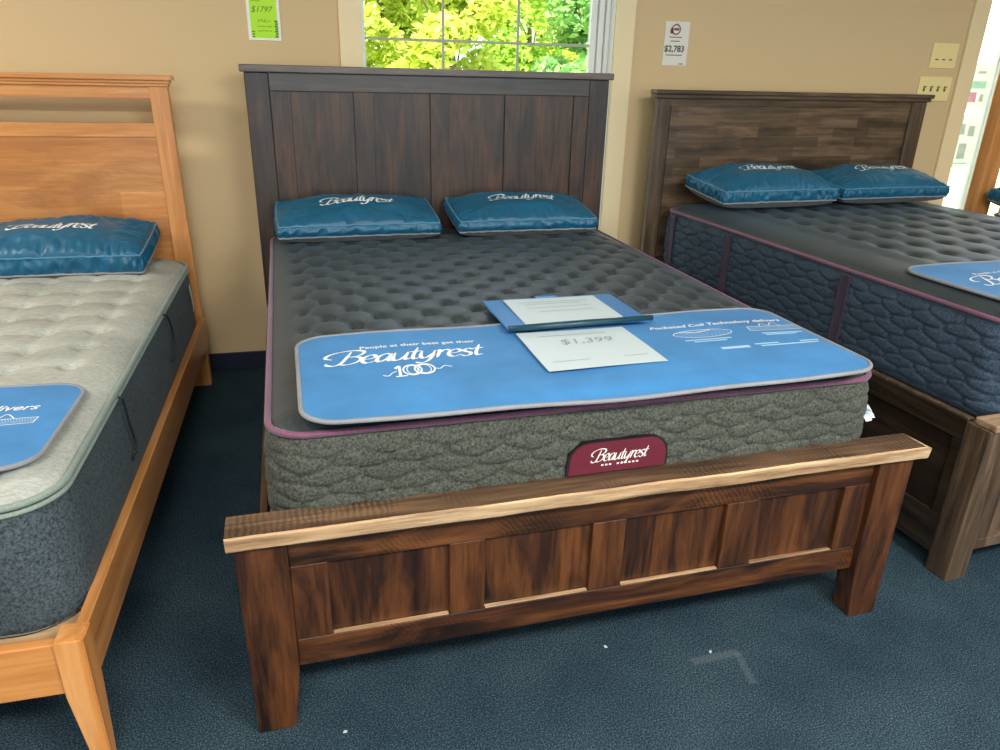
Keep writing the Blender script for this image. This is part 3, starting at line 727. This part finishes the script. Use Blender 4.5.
sheetpaper('price_sheet', bl(.036, -1.945, .772), BR, .158, .140, 'white paper with a pencilled price in front of the dark teal bar', [('t', .01, .045, '$1,399', .055), ('r', 0, -.085, .26, .0035), ('r', -.01, .10, .2, .003)], seed=4)

# ------------------------------------------------------------ honey cherry bed (left)
lb = empty('bed', (-1.93, 0, 0), 0, label='honey coloured cherry wood platform bed with tapered legs and open top rail, at the left', cat='bed', group='wooden beds')
X = 1.93
hd = MB(); y0 = -.125
hd.box(-.73, .73, y0, y0+.028, 1.297, 1.345, 0, .002); 
HO = hd.build('headboard', M['cherry_x'], lb)
for a, c in ((1.145, 1.20), (.32, .42)): MB().box(-.73, .73, y0, y0+.028, a, c, 0, .002).build('rail', M['cherry_x'], HO)
MB().box(-.735, .735, y0+.006, y0+.022, .41, 1.146, 0, .001).build('panel', M['cherry_panel'], HO)
for s in (-1, 1):
    MB().prism([(s*.728, 1.345), (s*.800, 1.345), (s*.815, 0), (s*.735, 0)], y0-.008, y0+.045, 0, .003).build('post', M['cherry_z'], HO)
c_ = MB(); c_.box(-.822, .822, y0-.024, y0+.055, 1.368, 1.388, 0, .004); c_.box(-.812, .812, y0-.016, y0+.05, 1.356, 1.368, 0, .003); c_.box(-.804, .804, y0-.011, y0+.047, 1.345, 1.356, 0, .002)
c_.build('cap', M['cherry_x'], HO)
for s in (-1, 1):
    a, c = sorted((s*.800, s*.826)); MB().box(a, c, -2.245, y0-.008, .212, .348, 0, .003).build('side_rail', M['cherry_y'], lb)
    P_ = MB(); bm = bmesh.new()
    L = lambda x, y, z: bm.verts.new((x, y, z))
    T_ = [L(s*.830, -2.302, .352), L(s*.774, -2.302, .352), L(s*.774, -2.243, .352), L(s*.830, -2.243, .352)]
    Mi = [L(s*.830, -2.302, .208), L(s*.774, -2.302, .208), L(s*.774, -2.240, .208), L(s*.830, -2.240, .208)]
    Bo = [L(s*.832, -2.302, 0), L(s*.798, -2.302, 0), L(s*.798, -2.268, 0), L(s*.832, -2.268, 0)]
    bm.faces.new(T_); bm.faces.new(Bo[::-1])
    for A, B in ((T_, Mi), (Mi, Bo)):
        for i in range(4): bm.faces.new((A[i], B[i], B[(i+1) % 4], A[(i+1) % 4]))
    bmesh.ops.recalc_face_normals(bm, faces=bm.faces[:]); bmesh.ops.bevel(bm, geom=[e for e in bm.edges if e.calc_face_angle(0) > .5], offset=.0025, segments=2, affect='EDGES')
    bm.verts.index_update(); P_.add([v.co[:] for v in bm.verts], [[v.index for v in f_.verts] for f_ in bm.faces]); bm.free(); P_.build('leg', M['cherry_z'], lb)
MB().box(-.774, .774, -2.292, -2.266, .212, .342, 0, .003).build('foot_rail', M['cherry_x'], lb)
MB().box(-.80, .80, -2.266, -.14, .285, .305, 0, .002).build('slat_base', M['raw_edge'], lb)
for xx in (-.35, .35): MB().box(xx-.03, xx+.03, -1.25, -1.19, 0, .285, 0, .003).build('support_leg', M['raw_edge'], lb)
mat2, mz2 = mattress('mattress', (-1.93+.035, -1.195, .307), 0, 'pale grey tufted mattress with sage piping and dark slate sides on the honey coloured bed', .762, 1.02, .115, .315, .034, 'light',
    M['light_top'], M['vel_side'], M['sage'], M['dark_cord'], quilt=False, bulge=.010)
for P_ in (((-.484, .312), (-.472, .272), (-.462, .222), (-.438, .160), (-.450, .105)), ((.237, .312), (.286, .257), (.303, .202), (.290, .160), (.27, .12))):
    MB().tube([(.776+(.010 if 0 < k < 30 else 0), v.x, v.y) for k, v in enumerate(cr(P_, 8))], .0035, n=6).build('handle_cord', M['dark_cord'], mat2, True)
MB().tube([(p[0], p[1], .300) for p in rloop(.768, 1.026, .118, 10, .03)], .0055, True, 8).build('piping', M['sage'], mat2, True)
q = MB(); q.grid([[(.788+.006*sin(k*.5), .77+.012*a, .27-.028*k+.004*a) for a in (-1, 0, 1)] for k in range(5)]); q.build('law_tag', M['paper'], mat2)
pillow((-1.58, -.335, .650), 0, radians(7), 'large gathered teal satin pillow on the pale grey mattress of the honey coloured bed', .345, .215, .070, .075, .045, seed=9.1, gather=1.8, tw=.33, ty=-.05)
sh2, on = foot_sheet((-1.925, -1.912, .652+.014), 0, 'sky blue foot protector on the pale grey mattress, cut off by the left edge', .75, .226, sag=.0, seed=2)
lt = MB(); lt2 = MB()
put(lt, script_word('Beautyrest', .41), on(-.47, .02)); put(lt, font_word('Pocketed Coil Technology delivers', .044, .3, .0006), on(.36, .085)); coil_art(lt, lt2, .60, .015, .17, .07, on, 1); coil_art(lt, lt2, .36, .015, .16, .055, on, 0)
lt.build('lettering', M['white_print'], sh2); lt2.build('print', M['pale_print'], sh2)

# ------------------------------------------------------------ weathered brown bed (right)
RO = (1.938, -.059); RT = .071
rb = empty('bed', (RO[0], RO[1], 0), RT, label='weathered brown bed with block panel headboard and drawers below, at the right', cat='bed', group='wooden beds')
hd = MB(); hd.box(-.775, .735, .012, .034, 1.30, 1.335, 0, .002); HO = hd.build('headboard', M['grey_x'], rb); MB().box(-.775, .735, .012, .034, .45, .55, 0, .002).build('rail', M['grey_x'], HO)
MB().box(-.765, .74, .016, .030, .54, 1.305, 0, .001).build('panel', M['grey_panel'], HO)
for a, c in ((-.853, -.775), (.735, .835)): MB().box(a, c, .004, .042, 0, 1.335, 0, .003).build('post', M['grey_z'], HO)
c_ = MB(); c_.box(-.870, .862, -.014, .052, 1.354, 1.374, 0, .004); c_.box(-.868, .850, -.006, .048, 1.335, 1.354, 0, .003); c_.build('cap', M['grey_x'], HO)
for s in (-1, 1):
    a, c = sorted((s*.820, s*.844)); R_ = MB()
    # rails and stiles around two drawer fronts
    R_.box(a, c, -1.975, .0, .452, .520, 0, .003); R_.box(a, c, -1.975, .0, .06, .193, 0, .003)
    for e0, e1 in ((-1.975, -1.943), (-1.06, -1.00), (-.06, 0)): R_.box(a, c, e0, e1, .193, .452, 0, .002)
    so = R_.build('side_panel', M['grey_shade_y'], rb)
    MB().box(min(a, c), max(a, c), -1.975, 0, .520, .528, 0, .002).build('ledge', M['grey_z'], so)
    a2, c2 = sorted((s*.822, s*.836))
    for e0, e1 in ((-1.943, -1.06), (-1.00, -.06)): MB().box(a2, c2, e0+.003, e1-.003, .196, .449, 0, .004).build('drawer', M['grey_shade_y'], so)
    MB().prism([(s*.846, .518), (s*.766, .518), (s*.766, .12), (s*.768, 0), (s*.846, 0)], -2.054, -1.975, 0, .003).build('leg', M['grey_z'], rb)
fb = MB(); fb.box(-.766, .766, -2.046, -2.02, .42, .518, 0, .002); fb.box(-.766, .766, -2.046, -2.018, .095, .135, 0, .005)
for a, c in ((-.766, -.68), (-.04, .04), (.68, .766)): fb.box(a, c, -2.046, -2.02, .135, .42, 0, .002)
FO = fb.build('footboard', M['grey_z'], rb)
for a, c in ((-.69, -.03), (.03, .69)): MB().box(a, c, -2.036, -2.026, .13, .43, 0, .001).build('panel', M['grey_panel'], FO)
MB().box(-.838, .838, -2.062, -1.99, .518, .540, 0, .004).build('cap', M['grey_light'], FO)
MB().box(-.815, .815, -1.985, -.01, .47, .49, 0, .002).build('platform', M['grey_x'], rb)
mc = bl(0, -1.003, .492, RO, RT)
mat3, mz3 = mattress('mattress', mc, RT, 'charcoal mattress with plum piping and grey quilted sides tinted by cool shade on the weathered brown bed', .762, .975, .085, .312, .036, 'smooth',
    M['quilt'], M['quilt_cool_shade'], M['plum'], M['dark_cord'], [(-1, .385, .02, .30), (-1, -.335, .02, .30), (1, .385, .02, .30), (1, -.335, .02, .30), (-1, .86, .02, .30)])
pillow(bl(-.365, -.235, .862, RO, RT), RT, radians(6), 'puffy teal satin pillow at the left on the weathered brown bed', .335, .18, .055, .080, .045, seed=12.2, gather=1.6, ty=-.03)
pillow(bl(.345, -.225, .862, RO, RT), RT-.01, radians(6), 'teal satin pillow at the right on the weathered brown bed', .345, .178, .05, .070, .045, seed=15.5, gather=1.0, ty=-.03)
sh3, on = foot_sheet(bl(.0, -1.74, .8455, RO, RT), RT, 'sky blue foot protector on the weathered brown bed, cut off by the right edge', .70, .262, sag=0, seed=3)
lt = MB(); put(lt, script_word('Beautyrest', .41), on(-.40, .04)); put(lt, font_word('People at their best get their', .026, 0, .0004), on(-.38, .118)); hundred(lt, on(-.40, -.055)); lt.build('lettering', M['white_print'], sh3)

# ------------------------------------------------------------ orange bed beyond (far right)
ob = empty('bed', (4.00, -.10, 0), 0, label='orange wooden slat headboard bed by the bright entrance window, at the far right', cat='bed', group='wooden beds')
hd = MB(); hd.box(-.72, .72, .008, .032, 1.32, 1.58, 0, .003); HO = hd.build('headboard', M['cherry_x'], ob); MB().box(-.72, .72, .008, .032, .45, .60, 0, .003).build('rail', M['cherry_x'], HO)
for s in (-1, 1): MB().box(*sorted((s*.72, s*.83)), 0, .07, 0, 1.66, 0, .004).build('post', M['cherry_z'], HO)
for k in range(10):
    x = -.62+k*.1325; MB().box(x, x+.05, .012, .028, .60, 1.32, 0, .002).build('slat', M['cherry_z'], HO)
MB().box(-.86, .86, -.02, .085, 1.66, 1.685, 0, .004).build('cap', M['cherry_x'], HO)
for s in (-1, 1):
    MB().box(*sorted((s*.80, s*.825)), -2.12, 0, .25, .45, 0, .003).build('side_rail', M['cherry_y'], ob)
    MB().box(*sorted((s*.75, s*.83)), -2.18, -2.12, 0, .52, 0, .004).build('leg', M['cherry_z'], ob)
MB().box(-.75, .75, -2.17, -2.14, .2, .5, 0, .003).build('footboard', M['cherry_x'], ob)
MB().box(-.80, .80, -2.12, -.01, .41, .43, 0, .002).build('slat_base', M['raw_edge'], ob)
mattress('mattress', (4.00, -1.145, .432), 0, 'dark mattress of the orange bed at the far right', .762, 1.0, .085, .305, .03, 'smooth', M['quilt'], M['quilt_cool_shade'], M['plum'], M['dark_cord'])
pillow((3.54, -.33, .768), .04, radians(6), 'dark teal pillow cut off by the right edge, before the orange wooden post', .36, .20, .06, .09, .035, seed=20, ty=.0)

# ------------------------------------------------------------ things on the wall
def wall_thing(name, x, z, label, cat): return empty(name, (x, WY-.0015, z), label=label, cat=cat)
# lime notice
nt_ = wall_thing('price_notice', -.730, 1.660, 'lime green handwritten price notice in a clear sleeve, left of the window', 'notice')
MB().box(-.069, .069, -.0025, 0, -.122, .122, 0, .0005).build('sleeve', M['tape'], nt_)
MB().box(-.056, .056, -.0035, -.0025, -.112, .118, 0, 0).build('sheet', M['lime'], nt_)
lt = MB(); fn = lambda cx, cz: (lambda x, y: (cx+x, -.0042, cz+y))
def scribble(x0, x1, z, amp, sd):
    n = int((x1-x0)/.0035); return line2([(x0+(x1-x0)*i/n, z+amp*(nz(i*.9, sd)*1.6+(.5 if i % 2 else -.5))) for i in range(n+1)], .0016)
for i, (x0, x1, cz, am) in enumerate(((-.045, -.005, .102, .003), (.0, .05, .098, .003), (-.04, .0, .078, .006), (-.045, .02, .050, .007), (-.045, -.01, .034, .004), (-.025, .01, -.045, .007), (.012, .03, -.046, .003), (-.03, .035, -.066, .003), (-.028, .03, -.084, .003))):
    put(lt, scribble(x0, x1, cz, am, i*3.3), fn(0, 0))
put(lt, font_word('$1797', .034, .3), fn(-.008, .0))
for k in range(7): put(lt, rect2(-.006+.003*(k % 2), .008, -.004, .004), fn(.050, -.045-k*.010))
for k in range(3): put(lt, rect2(-.006, .006, -.003, .003), fn(-.047, -.088-k*.010))
lt.build('lettering', M['lime_ink'], nt_)
# white price tag
pt = wall_thing('price_tag', 1.244, 1.585, 'white price tag reading $2,783 on the tan wall right of the window', 'price tag')
MB().box(-.066, .066, -.0025, 0, -.101, .101, 0, .0005).build('card', M['paper_cream'], pt)
MB().tube([(0, -.004, .104), (0, -.004, .09)], .008, n=10).build('pin', M['paper_cream'], pt)
lt = MB(); put(lt, font_word('$2,783', .040, 0, .0008), fn(-.008, -.024))
for cz, w_ in ((-.010+.022, .05), (.030, .07), (-.052, .09)): put(lt, rect2(-w_/2, w_/2, -.0018, .0018), fn(-.008, cz))
put(lt, rect2(-.012, .012, -.002, .002), fn(.035, -.092)); lt.build('lettering', M['ink'], pt)
lt = MB(); put(lt, ring2(0, 0, .022, .022, .007), fn(-.008, .065)); put(lt, rect2(-.014, .014, -.006, .006), fn(-.006, .066)); put(lt, rect2(-.008, .008, -.012, .012), fn(-.030, .058)); lt.build('logo', M['red_ink'], pt)
# switch plates
def switch_plate(x, z, hw, hh, n, label, kind):
    r_ = wall_thing('switch_plate', x, z, label, 'switch plate'); r_['group'] = 'ivory wall plates'
    MB().box(-hw, hw, -.007, 0, -hh, hh, 0, .003).build('plate', M['ivory'], r_)
    for i in range(n):
        cx = (i-(n-1)/2)*.046
        if kind: 
            MB().box(cx-.006, cx+.006, -.009, -.006, -.014, .014, 0, .001).build('slot', M['slot'], r_)
            MB().prism([(-.006, -.003), (-.022, .010), (-.020, .014), (-.006, .008)], cx-.0045, cx+.0045, 0, .001, 'x').build('toggle', M['ivory_dark'], r_)
        else:
            MB().box(cx-.010, cx+.010, -.009, -.006, -.022, -.016, 0, .001).build('slot', M['slot'], r_)
switch_plate(2.865, 1.574, .086, .064, 3, 'upper ivory wall plate near the entrance window trim', 0)
switch_plate(2.848, 1.404, .108, .064, 4, 'lower ivory plate with four toggle switches, above the headboard end', 1)
# posters on the entrance glass
translucent(_pnt, _pb, (.85, .88, .88), .6)
def poster(x, z, hw, hh, label, marks):
    r_ = empty('window_poster', (x, WY+.068, z), label=label, cat='poster', group='posters on the entrance glass')
    MB().add([(-hw, 0, -hh), (hw, 0, -hh), (hw, 0, hh), (-hw, 0, hh)], [(0, 1, 2, 3)]).build('sheet', M['poster'], r_)
    for k, (mname, a) in enumerate(marks):
        mb = MB()
        for (x0, x1, z0, z1) in a: mb.add([(x0, -.0015, z0), (x1, -.0015, z0), (x1-.004, -.0015, z1), (x0+.003, -.0015, z1)], [(0, 1, 2, 3)])
        mb.build('print', M[mname], r_)
for k_, c_ in (('pink', (.85, .45, .62)), ('mint', (.55, .85, .75)), ('pale_grey', (.60, .64, .62))):
    m_, n_t, b_s = new_mat(k_+'_ink', .6, c_); translucent(n_t, b_s, c_, .6); M[k_] = m_
poster(3.215, 1.42, .085, .125, 'pale poster with pink and mint patches on the entrance glass, upper one', [('mint', [(-.05, .06, -.01, .03)]), ('pink', [(-.055, .01, -.085, -.03)]), ('pale_grey', [(-.02, .04, .07, .085), (.03, .06, -.08, -.04)])])
poster(3.215, 1.115, .085, .15, 'pale poster with grey drawings on the entrance glass, lower one', [('pale_grey', [(-.05, -.01, .04, .10), (.01, .06, .03, .09), (-.03, .03, -.10, -.01)]), ('mint', [(-.06, .06, -.13, -.12)])])

# bits of lint on the carpet
for k, (x, y, nm) in enumerate(((-.60, -2.325, 'white crumb on the carpet by the left leg of the walnut bed'), (.37, -2.28, 'small white crumb on the carpet before the walnut footboard'), (.10, -2.20, 'tiny white crumb on the carpet under the walnut footboard'))):
    c_ = MB(); c_.prism([(-.005, -.002), (.004, -.003), (.006, .002), (-.001, .004)], 0, .003, 0, .0006, 'z'); o = c_.build('carpet_crumb', M['paper']); o.location = (x, y, .0005); o.rotation_euler = (0, 0, k)
    tag(o, nm, 'crumb', 'crumbs on the carpet')
